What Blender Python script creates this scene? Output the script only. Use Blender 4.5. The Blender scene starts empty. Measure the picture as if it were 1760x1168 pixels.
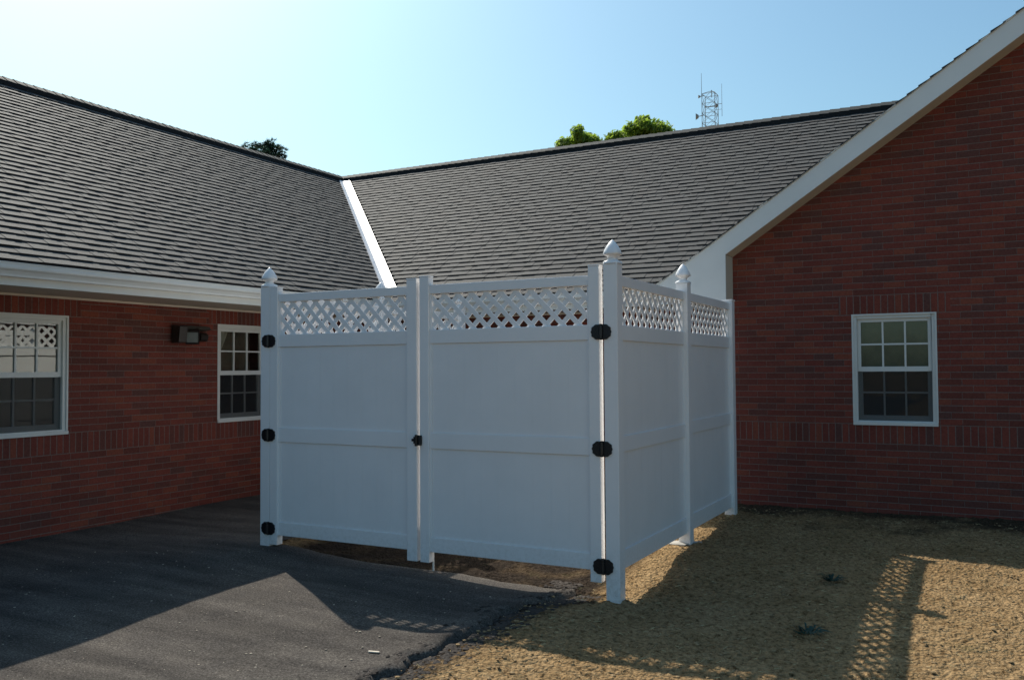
import bpy, math, random
from mathutils import Vector, Matrix, noise
random.seed(11)
PI = math.pi
scene = bpy.context.scene
COL = scene.collection

# ------------------------------------------------------------------ helpers
class MB:
    """collects polygons; build() links them as one mesh object"""
    def __init__(s): s.v = []; s.f = []; s.m = []
    def poly(s, pts, mi=0):
        b = len(s.v); s.v += [tuple(p) for p in pts]; s.f.append(tuple(range(b, b+len(pts)))); s.m.append(mi)
    def box(s, x0, x1, y0, y1, z0, z1, mi=0):
        if x0 > x1: x0, x1 = x1, x0
        if y0 > y1: y0, y1 = y1, y0
        if z0 > z1: z0, z1 = z1, z0
        b = len(s.v)
        s.v += [(x0,y0,z0),(x1,y0,z0),(x1,y1,z0),(x0,y1,z0),(x0,y0,z1),(x1,y0,z1),(x1,y1,z1),(x0,y1,z1)]
        for q in ((0,3,2,1),(4,5,6,7),(0,1,5,4),(1,2,6,5),(2,3,7,6),(3,0,4,7)):
            s.f.append(tuple(b+i for i in q)); s.m.append(mi)
        return s
    def prism(s, pts, d, mi=0, caps=True):
        """pts: closed 3-D outline, d: extrusion vector"""
        n = len(pts); b = len(s.v); d = Vector(d)
        s.v += [tuple(p) for p in pts] + [tuple(Vector(p)+d) for p in pts]
        if caps:
            s.f.append(tuple(b+i for i in range(n))[::-1]); s.m.append(mi)
            s.f.append(tuple(b+n+i for i in range(n))); s.m.append(mi)
        for i in range(n):
            j = (i+1) % n
            s.f.append((b+i, b+j, b+n+j, b+n+i)); s.m.append(mi)
        return s
    def tube(s, p0, p1, r0, r1=None, n=6, mi=0):
        r1 = r0 if r1 is None else r1
        p0 = Vector(p0); p1 = Vector(p1); a = (p1-p0).normalized()
        u = a.cross(Vector((0,0,1)) if abs(a.z) < .9 else Vector((1,0,0))).normalized(); w = a.cross(u)
        b = len(s.v)
        for p, r in ((p0, r0), (p1, r1)):
            for i in range(n):
                t = 2*PI*i/n; s.v.append(tuple(p + (u*math.cos(t)+w*math.sin(t))*r))
        for i in range(n):
            j = (i+1) % n; s.f.append((b+i, b+j, b+n+j, b+n+i)); s.m.append(mi)
        s.f.append(tuple(b+i for i in range(n))[::-1]); s.m.append(mi)
        s.f.append(tuple(b+n+i for i in range(n))); s.m.append(mi)
        return s
    def build(s, name, mats, parent=None, label=None, bevel=0, smooth=False, kind=None):
        me = bpy.data.meshes.new(name); me.from_pydata(s.v, [], s.f)
        if not isinstance(mats, (list, tuple)): mats = [mats]
        for m in mats: me.materials.append(m)
        if len(mats) > 1:
            me.polygons.foreach_set('material_index', s.m)
        if smooth: me.polygons.foreach_set('use_smooth', [True]*len(me.polygons))
        me.update()
        o = bpy.data.objects.new(name, me); COL.objects.link(o)
        if parent: o.parent = parent; 
        if parent: o.matrix_parent_inverse = parent.matrix_basis.inverted()
        if label: o['label'] = label
        if kind: o['kind'] = kind
        if bevel:
            import bmesh
            bm = bmesh.new(); bm.from_mesh(me); bmesh.ops.remove_doubles(bm, verts=bm.verts, dist=1e-6)
            bmesh.ops.recalc_face_normals(bm, faces=bm.faces)
            bmesh.ops.bevel(bm, geom=[e for e in bm.edges if e.calc_face_angle(0) > .5], offset=bevel, segments=2, affect='EDGES', profile=.6)
            bm.to_mesh(me); bm.free()
        return o

def thing(name, label, cat, loc=(0,0,0), group=None):
    o = bpy.data.objects.new(name, None); COL.objects.link(o); o.location = loc
    o.empty_display_size = .2
    o.matrix_basis = Matrix.Translation(loc)
    tag(o, label, cat, group); return o
def tag(o, label, cat, group=None):
    o['label'] = label; o['category'] = cat
    if group: o['group'] = group
    return o

# ------------------------------------------------------------------ materials
def newmat(name):
    m = bpy.data.materials.new(name); m.use_nodes = True
    nt = m.node_tree; b = nt.nodes['Principled BSDF']; return m, nt, b
class N:
    def __init__(s, nt): s.nt = nt
    def node(s, t, **k):
        n = s.nt.nodes.new(t)
        for a, v in k.items(): setattr(n, a, v)
        return n
    def link(s, a, b): s.nt.links.new(a, b)
    def val(s, sock, x):
        if hasattr(x, 'is_linked') or hasattr(x, 'links'): s.link(x, sock)
        else: sock.default_value = x
    def math(s, op, a, b=None, c=None):
        n = s.node('ShaderNodeMath', operation=op); s.val(n.inputs[0], a)
        if b is not None: s.val(n.inputs[1], b)
        if c is not None: s.val(n.inputs[2], c)
        return n.outputs[0]
    def noise(s, vec, scale, detail=4, rough=.6):
        n = s.node('ShaderNodeTexNoise'); n.inputs['Scale'].default_value = scale
        n.inputs['Detail'].default_value = detail; n.inputs['Roughness'].default_value = rough
        if vec is not None: s.link(vec, n.inputs['Vector'])
        return n.outputs['Fac']
    def ramp(s, fac, stops, interp='LINEAR'):
        n = s.node('ShaderNodeValToRGB'); s.link(fac, n.inputs[0]); cr = n.color_ramp; cr.interpolation = interp
        while len(cr.elements) < len(stops): cr.elements.new(.5)
        for e, (p, c) in zip(cr.elements, stops): e.position = p; e.color = (*c, 1)
        return n.outputs[0]
    def mix(s, f, a, b, t='MIX'):
        n = s.node('ShaderNodeMix', data_type='RGBA', blend_type=t); s.val(n.inputs[0], f)
        for i, x in ((6, a), (7, b)):
            if isinstance(x, tuple): n.inputs[i].default_value = (*x, 1)
            else: s.link(x, n.inputs[i])
        return n.outputs[2]
    def bump(s, h, strength, dist, bsdf, prev=None):
        n = s.node('ShaderNodeBump'); n.inputs['Strength'].default_value = strength; n.inputs['Distance'].default_value = dist
        s.link(h, n.inputs['Height'])
        if prev: s.link(prev, n.inputs['Normal'])
        if bsdf: s.link(n.outputs[0], bsdf.inputs['Normal'])
        return n.outputs[0]
    def pos(s): return s.node('ShaderNodeNewGeometry').outputs['Position']

def simple(name, col, rough=.5, spec=.5, metal=0, nscale=None, namt=.15, bump=0, bscale=60):
    m, nt, b = newmat(name); n = N(nt); b.inputs['Roughness'].default_value = rough
    b.inputs['Specular IOR Level'].default_value = spec; b.inputs['Metallic'].default_value = metal
    p = n.node('ShaderNodeTexCoord').outputs['Object']
    if nscale:
        f = n.noise(p, nscale, 5)
        c0 = tuple(c*(1-namt) for c in col); c1 = tuple(min(1, c*(1+namt)) for c in col)
        n.link(n.ramp(f, [(.3, c0), (.7, c1)]), b.inputs['Base Color'])
    else: b.inputs['Base Color'].default_value = (*col, 1)
    if bump: n.bump(n.noise(p, bscale, 4), bump, .004, b)
    return m

VINYL = simple('white_vinyl', (.88,.86,.85), .33, .5, nscale=2.2, namt=.03, bump=.12, bscale=30)
def splash(m):
    nt = m.node_tree; n = N(nt); b = nt.nodes['Principled BSDF']; src = b.inputs['Base Color'].links[0].from_socket
    sep = n.node('ShaderNodeSeparateXYZ'); n.link(n.pos(), sep.inputs[0])
    hgt = n.node('ShaderNodeMapRange', clamp=True); n.link(sep.outputs[2], hgt.inputs[0])
    for i, x in enumerate((.05, .42, 1, 0)): hgt.inputs[i+1].default_value = x
    sp = n.ramp(n.noise(n.pos(), 34, 6, .75), [(.45, (0,0,0)), (.62, (1,1,1))])
    f = n.math('MULTIPLY', n.math('MULTIPLY', hgt.outputs[0], sp), .30)
    n.link(n.mix(f, src, (.36,.29,.20)), b.inputs['Base Color'])
splash(VINYL)
TRIM = simple('white_trim', (.76,.77,.75), .42, .5, nscale=1.5, namt=.05, bump=.15, bscale=12)
FRAME = simple('window_vinyl', (.66,.66,.63), .4, .5, nscale=3, namt=.05)
SOFFIT = simple('beige_soffit', (.62,.56,.46), .55, .4, nscale=2, namt=.06)
GUTTER = simple('white_gutter', (.78,.79,.77), .35, .5, nscale=3, namt=.05)
FLASH = simple('white_flashing_metal', (.72,.71,.73), .36, .5, nscale=4, namt=.06, bump=.1, bscale=9)
BLACK = simple('black_hardware', (.010,.010,.012), .38, .5, nscale=60, namt=.3, bump=.2, bscale=150)
BRONZE = simple('dark_bronze_metal', (.022,.016,.014), .42, .5, nscale=20, namt=.25)
STEEL = simple('galvanised_steel', (.27,.29,.30), .9, .1)
CURT = simple('cream_curtain', (.80,.78,.68), .8, .2, nscale=8, namt=.08)
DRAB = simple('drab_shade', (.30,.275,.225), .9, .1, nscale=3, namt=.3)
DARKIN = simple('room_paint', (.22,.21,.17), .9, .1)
CONC = simple('concrete', (.42,.40,.36), .9, .2, nscale=14, namt=.25, bump=.8, bscale=30)

ROWP = .068; ROW0 = 1.042 - .068*20
def brick_mat(name, axis, soldier=False, vorig=ROW0, mult=1.0):
    """running bond brick; each brick takes its own fired tone. axis: 0 = wall along x, 1 = wall along y"""
    m, nt, b = newmat(name); n = N(nt)
    sep = n.node('ShaderNodeSeparateXYZ'); n.link(n.pos(), sep.inputs[0])
    U = sep.outputs[axis]; V = sep.outputs[2]
    # slight irregular laying
    wob = n.noise(n.pos(), 3.0, 2)
    V = n.math('ADD', V, n.math('MULTIPLY', n.math('SUBTRACT', wob, .5), .004))
    if soldier:
        cu = n.math('DIVIDE', n.math('SUBTRACT', V, vorig), ROWP*3); cv = n.math('DIVIDE', U, ROWP)
        row = n.math('FLOOR', cv); us = n.math('ADD', cu, 0.0); vs = cv; UL, VL = ROWP*3, ROWP
    else:
        vs = n.math('DIVIDE', n.math('SUBTRACT', V, vorig), ROWP); row = n.math('FLOOR', vs)
        off = n.math('MULTIPLY', n.math('FLOORED_MODULO', row, 2.0), .5)
        us = n.math('ADD', n.math('DIVIDE', U, .2045), off); UL, VL = .2045, ROWP
    col = n.math('FLOOR', us)
    comb = n.node('ShaderNodeCombineXYZ'); n.link(col, comb.inputs[0]); n.link(row, comb.inputs[1]); comb.inputs[2].default_value = 3.7*axis + (9 if soldier else 0)
    wn = n.node('ShaderNodeTexWhiteNoise', noise_dimensions='3D'); n.link(comb.outputs[0], wn.inputs['Vector'])
    rnd = wn.outputs['Value']
    def k(c): return tuple(x*mult for x in c)
    tone = n.ramp(rnd, [(0, k((0.148,0.043,0.032))), (.16, k((0.179,0.046,0.034))), (.45, k((0.210,0.053,0.037))), (.62, k((0.185,0.052,0.038))), (.76, k((0.225,0.063,0.040))), (.86, k((0.139,0.048,0.038))), (.95, k((0.123,0.050,0.042)))], 'CONSTANT')
    fu = n.math('FRACT', us); fv = n.math('FRACT', vs)
    mu = n.math('MULTIPLY', n.math('MINIMUM', fu, n.math('SUBTRACT', 1, fu)), UL)
    mv = n.math('MULTIPLY', n.math('MINIMUM', fv, n.math('SUBTRACT', 1, fv)), VL)
    if not soldier: mu = n.math('ADD', n.math('MULTIPLY', mu, 1.0), .0022)
    d = n.math('MINIMUM', mu, mv)
    rough_edge = n.math('MULTIPLY', n.math('SUBTRACT', n.noise(n.pos(), 90, 3), .5), .004)
    d = n.math('ADD', d, rough_edge)
    mask = n.node('ShaderNodeMapRange', clamp=True); n.link(d, mask.inputs[0])
    for i, x in enumerate((.0030, .0055, 0, 1)): mask.inputs[i+1].default_value = x
    mk = mask.outputs[0]
    fine = n.noise(n.pos(), 55, 5, .7); big = n.noise(n.pos(), 1.1, 4)
    tone = n.mix(.55, tone, n.ramp(fine, [(.3, (.55,.5,.5)), (.7, (1.35,1.35,1.3))]), 'MULTIPLY')
    tone = n.mix(.35, tone, n.ramp(big, [(.3, (.7,.7,.72)), (.7, (1.25,1.2,1.15))]), 'MULTIPLY')
    mort = n.ramp(fine, [(.3, (.15,.106,.092)), (.7, (.235,.175,.150))])
    n.link(n.mix(mk, mort, tone), b.inputs['Base Color'])
    b.inputs['Roughness'].default_value = .85; b.inputs['Specular IOR Level'].default_value = .25
    h = n.math('ADD', mk, n.math('MULTIPLY', fine, .35)); n.bump(h, .8, .006, b)
    return m
BRX = brick_mat('red_brick_along_x', 0); BRY = brick_mat('red_brick_along_y', 1)
SBX = brick_mat('soldier_brick_x', 0, True, ROW0); SBY = brick_mat('soldier_brick_y', 1, True, ROW0)
# soldier bands sit on row numbers that are multiples of three from their own origin
SLX = brick_mat('soldier_sill_x', 0, True, 1.042-3*ROWP); SLY = brick_mat('soldier_sill_y', 1, True, 1.042-3*ROWP)
STX = brick_mat('soldier_head_x', 0, True, 1.042+17*ROWP); STY = brick_mat('soldier_head_y', 1, True, 1.042+17*ROWP)

def shingle_mat(name, c, dark=False):
    m, nt, b = newmat(name); n = N(nt)
    p = n.pos(); f = n.noise(p, 95, 4, .85); g = n.noise(p, 9, 5, .7); h = n.noise(p, .6, 3)
    col = n.ramp(f, [(.35, tuple(x*.62 for x in c)), (.65, tuple(x*1.35 for x in c))])
    col = n.mix(.5, col, n.ramp(g, [(.3, (.75,.75,.75)), (.7, (1.25,1.25,1.25))]), 'MULTIPLY')
    col = n.mix(.4, col, n.ramp(h, [(.3, (.8,.82,.85)), (.7, (1.2,1.17,1.12))]), 'MULTIPLY')
    n.link(col, b.inputs['Base Color']); b.inputs['Roughness'].default_value = .8; b.inputs['Specular IOR Level'].default_value = .35
    n.bump(f, .7, .004, b); return m
SH = [shingle_mat('shingle_grey', (.057,.0585,.060)), shingle_mat('shingle_dark', (.053,.054,.0555)), shingle_mat('shingle_light', (.062,.0625,.063)),
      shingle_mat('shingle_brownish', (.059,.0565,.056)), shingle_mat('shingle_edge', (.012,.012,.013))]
RIDGEM = shingle_mat('ridge_cap_shingle', (.032,.036,.036))

def glass_mat(name, tint=.05, ior=1.75, opac=.0):
    m, nt, b = newmat(name); n = N(nt); nt.nodes.remove(b); out = nt.nodes['Material Output']
    fr = n.node('ShaderNodeFresnel'); fr.inputs['IOR'].default_value = ior
    g = n.node('ShaderNodeBsdfGlossy'); g.inputs['Roughness'].default_value = .015; g.inputs['Color'].default_value = (.88,.92,.89,1)
    nz = n.noise(n.pos(), 2.2, 2); n.bump(nz, .05, .02, g)
    t = n.node('ShaderNodeBsdfTransparent'); t.inputs['Color'].default_value = (.62,.63,.60,1)
    mx = n.node('ShaderNodeMixShader'); n.link(fr.outputs[0], mx.inputs[0]); n.link(t.outputs[0], mx.inputs[1]); n.link(g.outputs[0], mx.inputs[2])
    n.link(mx.outputs[0], out.inputs['Surface']); return m
GLASS = glass_mat('window_glass', ior=1.9); GLASSB = glass_mat('coated_window_glass', ior=2.7)
def screen_mat():
    m, nt, b = newmat('insect_screen'); n = N(nt); out = nt.nodes['Material Output']
    b.inputs['Base Color'].default_value = (.010,.012,.014,1); b.inputs['Roughness'].default_value = .7
    t = n.node('ShaderNodeBsdfTransparent'); mx = n.node('ShaderNodeMixShader'); mx.inputs[0].default_value = .62
    n.link(t.outputs[0], mx.inputs[1]); n.link(b.outputs[0], mx.inputs[2]); n.link(mx.outputs[0], out.inputs['Surface']); return m
SCREEN = screen_mat()
def lens_mat():
    m, nt, b = newmat('lamp_lens'); b.inputs['Base Color'].default_value = (.20,.22,.21,1); b.inputs['Roughness'].default_value = .12; return m
LENS = lens_mat()

def dirt_mat():
    m, nt, b = newmat('dry_soil'); n = N(nt); p = n.pos()
    a = n.noise(p, 2.3, 5); c = n.noise(p, 27, 6, .72); d = n.noise(p, 130, 4, .7)
    v = n.node('ShaderNodeTexVoronoi'); v.inputs['Scale'].default_value = 46; n.link(p, v.inputs['Vector'])
    v2 = n.node('ShaderNodeTexVoronoi'); v2.inputs['Scale'].default_value = 21; n.link(p, v2.inputs['Vector'])
    col = n.ramp(a, [(.3, (.285,.195,.105)), (.7, (.38,.27,.155))])
    col = n.mix(.9, col, n.ramp(c, [(.36, (.28,.23,.18)), (.47, (.90,.86,.80)), (.66, (1.40,1.36,1.30))]), 'MULTIPLY')
    col = n.mix(.6, col, n.ramp(d, [(.3, (.6,.56,.5)), (.7, (1.35,1.35,1.3))]), 'MULTIPLY')
    # damp dark soil inside the fenced bay; painted shade below the gable wall
    dmp_shade = n.node('ShaderNodeAttribute'); dmp_shade.attribute_name = 'damp_shade'
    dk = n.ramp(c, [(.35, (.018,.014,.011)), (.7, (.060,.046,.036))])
    col = n.mix(dmp_shade.outputs['Fac'], col, dk)
    grn = n.noise(p, 5.5, 4)
    gm = n.math('MULTIPLY', n.ramp(grn, [(.60, (0,0,0)), (.74, (1,1,1))]), .22)
    col = n.mix(gm, col, (.13,.15,.07))
    n.link(col, b.inputs['Base Color']); b.inputs['Roughness'].default_value = 1; b.inputs['Specular IOR Level'].default_value = .03
    h = n.math('ADD', n.math('MULTIPLY', v.outputs['Distance'], -.8), n.math('ADD', c, n.math('MULTIPLY', v2.outputs['Distance'], -.8)))
    n.bump(h, 1.0, .022, b); return m
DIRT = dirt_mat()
def asphalt_mat():
    m, nt, b = newmat('asphalt'); n = N(nt); p = n.pos()
    f = n.noise(p, 85, 5, .85); g = n.noise(p, 3.2, 5); s = n.noise(p, 30, 4)
    mp = n.node('ShaderNodeMapping'); n.link(p, mp.inputs['Vector']); mp.inputs['Rotation'].default_value = (0,0,math.radians(33)); mp.inputs['Scale'].default_value = (.35, 2.6, 1)
    st = n.noise(mp.outputs[0], 1.6, 4)
    col = n.ramp(f, [(.34, (.032,.029,.026)), (.5, (.088,.080,.073)), (.68, (.235,.214,.193))])
    col = n.mix(.6, col, n.ramp(g, [(.3, (.74,.74,.76)), (.7, (1.22,1.19,1.14))]), 'MULTIPLY')
    col = n.mix(.7, col, n.ramp(st, [(.36, (.55,.54,.54)), (.64, (1.30,1.27,1.23))]), 'MULTIPLY')
    n.link(col, b.inputs['Base Color']); b.inputs['Roughness'].default_value = 1; b.inputs['Specular IOR Level'].default_value = .06
    n.bump(n.math('ADD', f, n.math('MULTIPLY', s, .6)), .8, .004, b); return m
ASPH = asphalt_mat()
CRUMB = simple('asphalt_crumbs', (.055,.046,.040), .9, .2, nscale=40, namt=.5)
PEBBLE = simple('pale_grit', (.42,.36,.28), .9, .2, nscale=30, namt=.35)
CLOD = simple('soil_clods', (.30,.21,.115), .95, .1, nscale=25, namt=.35)
STRAW = simple('dry_straw', (.50,.40,.22), .9, .1, nscale=25, namt=.3)

def leaf_mat(name, c, tr):
    m, nt, b = newmat(name); n = N(nt); out = nt.nodes['Material Output']
    r = n.node('ShaderNodeObjectInfo'); f = n.noise(n.pos(), 1.7, 3)
    n.link(n.ramp(f, [(.3, tuple(x*.6 for x in c)), (.7, tuple(x*1.5 for x in c))]), b.inputs['Base Color']); b.inputs['Roughness'].default_value = .6
    t = n.node('ShaderNodeBsdfTranslucent'); t.inputs['Color'].default_value = (*tr, 1)
    mx = n.node('ShaderNodeMixShader'); mx.inputs[0].default_value = .5
    n.link(b.outputs[0], mx.inputs[1]); n.link(t.outputs[0], mx.inputs[2]); n.link(mx.outputs[0], out.inputs['Surface']); return m
LEAF = leaf_mat('broad_leaves', (.12,.17,.028), (.42,.58,.07)); NEEDLE = leaf_mat('pine_needles', (.022,.045,.030), (.02,.05,.03))
BARK = simple('bark', (.09,.07,.055), .9, .1, nscale=9, namt=.3)
WEED = leaf_mat('weed_leaves', (.03,.075,.06), (.03,.08,.06))

# ------------------------------------------------------------------ ground
CP = [(-8.05,5.0,.06),(-8.05,8.3,.09),(-8.05,10.5,.1),(-5.63,5.95,.11),(-4,10,.1),(-2.35,5.95,.0),(-2.3,7.64,.10),(-2.3,9.2,.13),(-2.41,10.05,.11),(.31,10.05,.125),(3,10.05,.14),
      (-.3,6.4,.05),(-.5,8,.06),(-3.4,4.6,.0),(-1.5,4.6,.0),(-2.7,4,-.0),(-.5,4.5,.0),(-4.9,5.4,.03),(-4.7,3,-.02),(-4,5.95,.04),(-3,5.95,.01),(1.5,5,.02),(-7,3.5,.0),(0,1,-.04),(-5,0,-.05),(5,1,0),(-9,0,0)]
def gz(x, y):
    a = b = 0.
    for px, py, pz in CP:
        w = 1/((x-px)**2+(y-py)**2+.12)**1.6; a += w*pz; b += w
    d = max(0, max(abs(x+2.5)-9, abs(y-6)-8))
    return (a/b) * math.exp(-d*.1)
def edge_x(y):           # right-hand edge of the driveway
    a = -2.93 + .075*noise.noise((y*1.6, 3.1, 0)) + .05*noise.noise((y*6, 7, 0)) + .028*noise.noise((y*19, 1, 4)) + .016*noise.noise((y*55, 1, 4))
    return a + .20*max(0, min(1, (y-5.2)/.7))**2
PADY = 6.0
def frange(a, b, s):
    n = int(round((b-a)/s)); return [a+(b-a)*i/n for i in range(n+1)]
gx = [-400,-200,-90,-40,-20,-12] + frange(-9,-3.6,.12) + frange(-3.55,2.2,.021) + frange(2.4,6,.3) + [9,14,25,60,150,400]
gy = [-300,-100,-30,-10,-3,0,1.2,2] + frange(2.4,10.3,.023) + [10.6,11.5,13,18,30,60,130,250,600]
def clod(x, y):
    p = (x*13, y*13, 0)
    a = noise.noise(p)*.010 + max(0, noise.noise((x*27, y*27, 5)))*.024 + noise.noise((x*2.2, y*2.2, 2))*.018
    return a
me = bpy.data.meshes.new('ground'); verts = []; damp_shade = []
for y in gy:
    for x in gx:
        z = gz(x, y); near = (-9 < x < 3 and 1.9 < y < 10.2)
        ex = edge_x(y) if y < PADY+.05 else -99
        inb = -5.6 < x < -2.45 and y > PADY - .25
        if x < ex and y < PADY: z -= .05 if x < ex-.03 else .02
        elif x < -5.68 and y < 11: z -= .05
        elif near: z += clod(x, y)
        if near and y < PADY and x > ex: z -= .03*math.exp(-(x-ex)/.25)
        verts.append((x, y, z))
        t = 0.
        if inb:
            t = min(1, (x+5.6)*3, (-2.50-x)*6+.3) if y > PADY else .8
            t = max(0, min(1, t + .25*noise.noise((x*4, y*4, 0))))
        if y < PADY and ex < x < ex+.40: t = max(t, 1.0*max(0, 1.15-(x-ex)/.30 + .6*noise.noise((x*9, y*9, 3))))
        if 8.6 < y < 10.3 and x > -2.6: t = max(t, .85*max(0, min(1, (y-9.1)/.8 + 1.1*noise.noise((x*1.7, y*1.7, 9)) + .5*noise.noise((x*7, y*7, 9)))))  # shade painted into the soil at the gable wall foot, with damp patches
        damp_shade.append(max(0, min(1, t)))
nx = len(gx)
faces = [(j*nx+i, j*nx+i+1, (j+1)*nx+i+1, (j+1)*nx+i) for j in range(len(gy)-1) for i in range(nx-1)]
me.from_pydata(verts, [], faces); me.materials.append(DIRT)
at = me.attributes.new('damp_shade', 'FLOAT', 'POINT'); at.data.foreach_set('value', damp_shade)
me.polygons.foreach_set('use_smooth', [True]*len(faces)); me.update()
g = bpy.data.objects.new('ground', me); COL.objects.link(g); g['kind'] = 'structure'

# driveway: asphalt sheet with a thick crumbling edge
def adrive():
    b = MB(); ys = [-30,-10,-3,0,1.5] + frange(2.4, PADY, .03); cols = 40
    rows = []
    for y in ys:
        ex = edge_x(y); xs = [-8.6 + (ex+8.6)*(i/cols)**.8 for i in range(cols+1)]
        r = []
        for i, x in enumerate(xs):
            yy = y
            if y == ys[-1]: yy = y + .03*noise.noise((x*5, 0, 0)) + .012*noise.noise((x*23, 0, 0))
            rim = .014*max(0, 1-(ex-x)/.22)*(1+1.2*noise.noise((x*8, y*8, 0)))
            z = gz(x, y) + .004 + .005*noise.noise((x*1.3, y*1.3, 0)) + rim
            r.append((x, yy, z))
        e0 = r[-1]
        r.append((e0[0]+.022+.02*noise.noise((y*17, 2, 2)), e0[1], e0[2]-.022)); r.append((e0[0]+.05+.03*noise.noise((y*13, 5, 2)), e0[1], e0[2]-.075))
        rows.append(r)
    last = [(x, y+.03, z-.09) for x, y, z in rows[-1]]; rows.append(last)
    n = len(rows[0])
    for r in rows: b.v += r
    for j in range(len(rows)-1):
        for i in range(n-1): b.f.append((j*n+i, j*n+i+1, (j+1)*n+i+1, (j+1)*n+i)); b.m.append(0)
    # inner bay side beyond the left post towards the left wall
    o = b.build('driveway', ASPH, smooth=True, kind='structure')
    c = MB(); ys2 = frange(PADY-.06, 10.9, .12); xs2 = frange(-8.6, -5.66, .1)
    for y in ys2:
        for x in xs2: c.v.append((x, y, gz(x, y)+.004+.005*noise.noise((x*1.3, y*1.3, 0)) - (.003 if y < PADY+.04 else 0)))
    m = len(xs2)
    for j in range(len(ys2)-1):
        for i in range(m-1): c.f.append((j*m+i, j*m+i+1, (j+1)*m+i+1, (j+1)*m+i)); c.m.append(0)
    c.build('path', ASPH, smooth=True, kind='structure')
adrive()

def lump(b, x, y, z, s, mi=0, flat=.6):
    """small irregular stone"""
    c = len(b.v); a0 = random.random()*6
    ring = []
    for k, (rz, rr) in enumerate(((-.3, .8), (.35, .85))):
        for i in range(5):
            t = a0 + 2*PI*i/5 + k*.5; r = s*rr*random.uniform(.7, 1.15)
            b.v.append((x+r*math.cos(t), y+r*math.sin(t), z+s*flat*rz))
    b.v.append((x+s*.1, y, z+s*flat*random.uniform(.6, .9)))
    for i in range(5):
        j = (i+1) % 5
        b.f.append((c+i, c+j, c+5+j, c+5+i)); b.m.append(mi)
        b.f.append((c+5+i, c+5+j, c+10)); b.m.append(mi)
# crumbs along the broken edge
b = MB()
for k in range(5200):
    y = random.uniform(2.6, 6.2); e = edge_x(min(y, PADY))
    x = e + random.gauss(.08, .075)
    if y > PADY: x = random.uniform(-2.95, -2.5)
    s = random.choice((.005,.008,.011,.016,.022,.028))*random.uniform(.7, 1.25)
    top = gz(x, y) + (.008 if x < e else -.03*math.exp(-(x-e)/.25)-.002)
    if e < x < e+.05: top -= .02
    lump(b, x, y, top, s)
b.build('edge_rubble', CRUMB, kind='stuff')['label'] = 'dark crumbled asphalt bits along the broken driveway edge'
b = MB()
for k in range(9000):
    x = random.uniform(-2.85, 2.0); y = 2.8 + 7.0*random.random()**1.4
    if x < -2.45 and y > 5.8: continue
    lump(b, x, y, gz(x, y)+clod(x, y)+.001, random.choice((.004,.005,.007,.010,.015))*random.uniform(.7, 1.3))
b.build('soil_clods', CLOD, kind='stuff')['label'] = 'loose tan soil clods scattered over the bare ground'
b = MB()
for k in range(420):
    x = random.uniform(-7, -2.9); y = random.uniform(2.7, 5.8)
    if x > edge_x(y)-.03: continue
    lump(b, x, y, gz(x, y)+.006, random.choice((.003,.003,.004,.006,.009))*random.uniform(.7, 1.2), flat=.5)
b.build('loose_grit', PEBBLE, kind='stuff')['label'] = 'pale grit and flecks lying on the asphalt'
b = MB()
for k in range(1500):
    x = random.uniform(-2.8, 1.8); y = 2.9 + 6.8*random.random()**1.3; t = random.random()*PI; L = random.uniform(.015, .05)
    z = gz(x, y)+clod(x, y)+.006; w = .0013
    dx, dy = math.cos(t), math.sin(t); h = random.uniform(0, .006)
    b.prism([(x-dy*w, y+dx*w, z), (x+dy*w, y-dx*w, z), (x, y, z+w*2)], (dx*L, dy*L, h))
b.build('straw', STRAW, kind='stuff')['label'] = 'short dry straw bits strewn over the bare soil'
# white chip and stick of rubbish on the drive
b = MB(); b.prism([(-3.205,4.205,gz(-3.2,4.2)+.006), (-3.135,4.215,gz(-3.2,4.2)+.008), (-3.132,4.200,gz(-3.2,4.2)+.008), (-3.20,4.190,gz(-3.2,4.2)+.006)], (0,0,.006))
tag(b.build('wood_chip', simple('pale_wood', (.7,.62,.5), .8)), 'small pale wood chip lying near the driveway edge', 'wood chip')

# ------------------------------------------------------------------ the building
bld = thing('brick_building', 'single storey red brick building with grey shingle roofs, white trim and an angled inner corner', 'building', (-8.05, 10.8, .1))
def wall_cells(u0, u1, z0, z1, wins, sold, place, mb, top=None):
    """wins: (u0,u1,z0,z1) holes; sold: (u0,u1,z0,z1,mat) ; place(u,z) -> point"""
    us = sorted({u0, u1, *[w[i] for w in wins for i in (0, 1)], *[s[i] for s in sold for i in (0, 1)]})
    zs = sorted({z0, z1, *[w[i] for w in wins for i in (2, 3)], *[s[i] for s in sold for i in (2, 3)]})
    us = [u for u in us if u0 <= u <= u1]; zs = [z for z in zs if z0 <= z <= z1]
    for a, c in zip(us, us[1:]):
        for d, e in zip(zs, zs[1:]):
            mu, mz = (a+c)/2, (d+e)/2
            if any(w[0] < mu < w[1] and w[2] < mz < w[3] for w in wins): continue
            mi = 0
            for s in sold:
                if s[0] < mu < s[1] and s[2] < mz < s[3]: mi = s[4]
            mb.poly([place(a, d), place(c, d), place(c, e), place(a, e)], mi)
ZS0, ZS1, WB, WT, HT = 1.042-3*ROWP, 1.042, 1.042, 1.042+17*ROWP, 1.042+20*ROWP
WX = -8.05                       # left wing wall plane
ZSOF = 2.389
WINL = [(-3.2,-2.39),(4.875,5.685),(7.64,8.45)]
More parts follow.
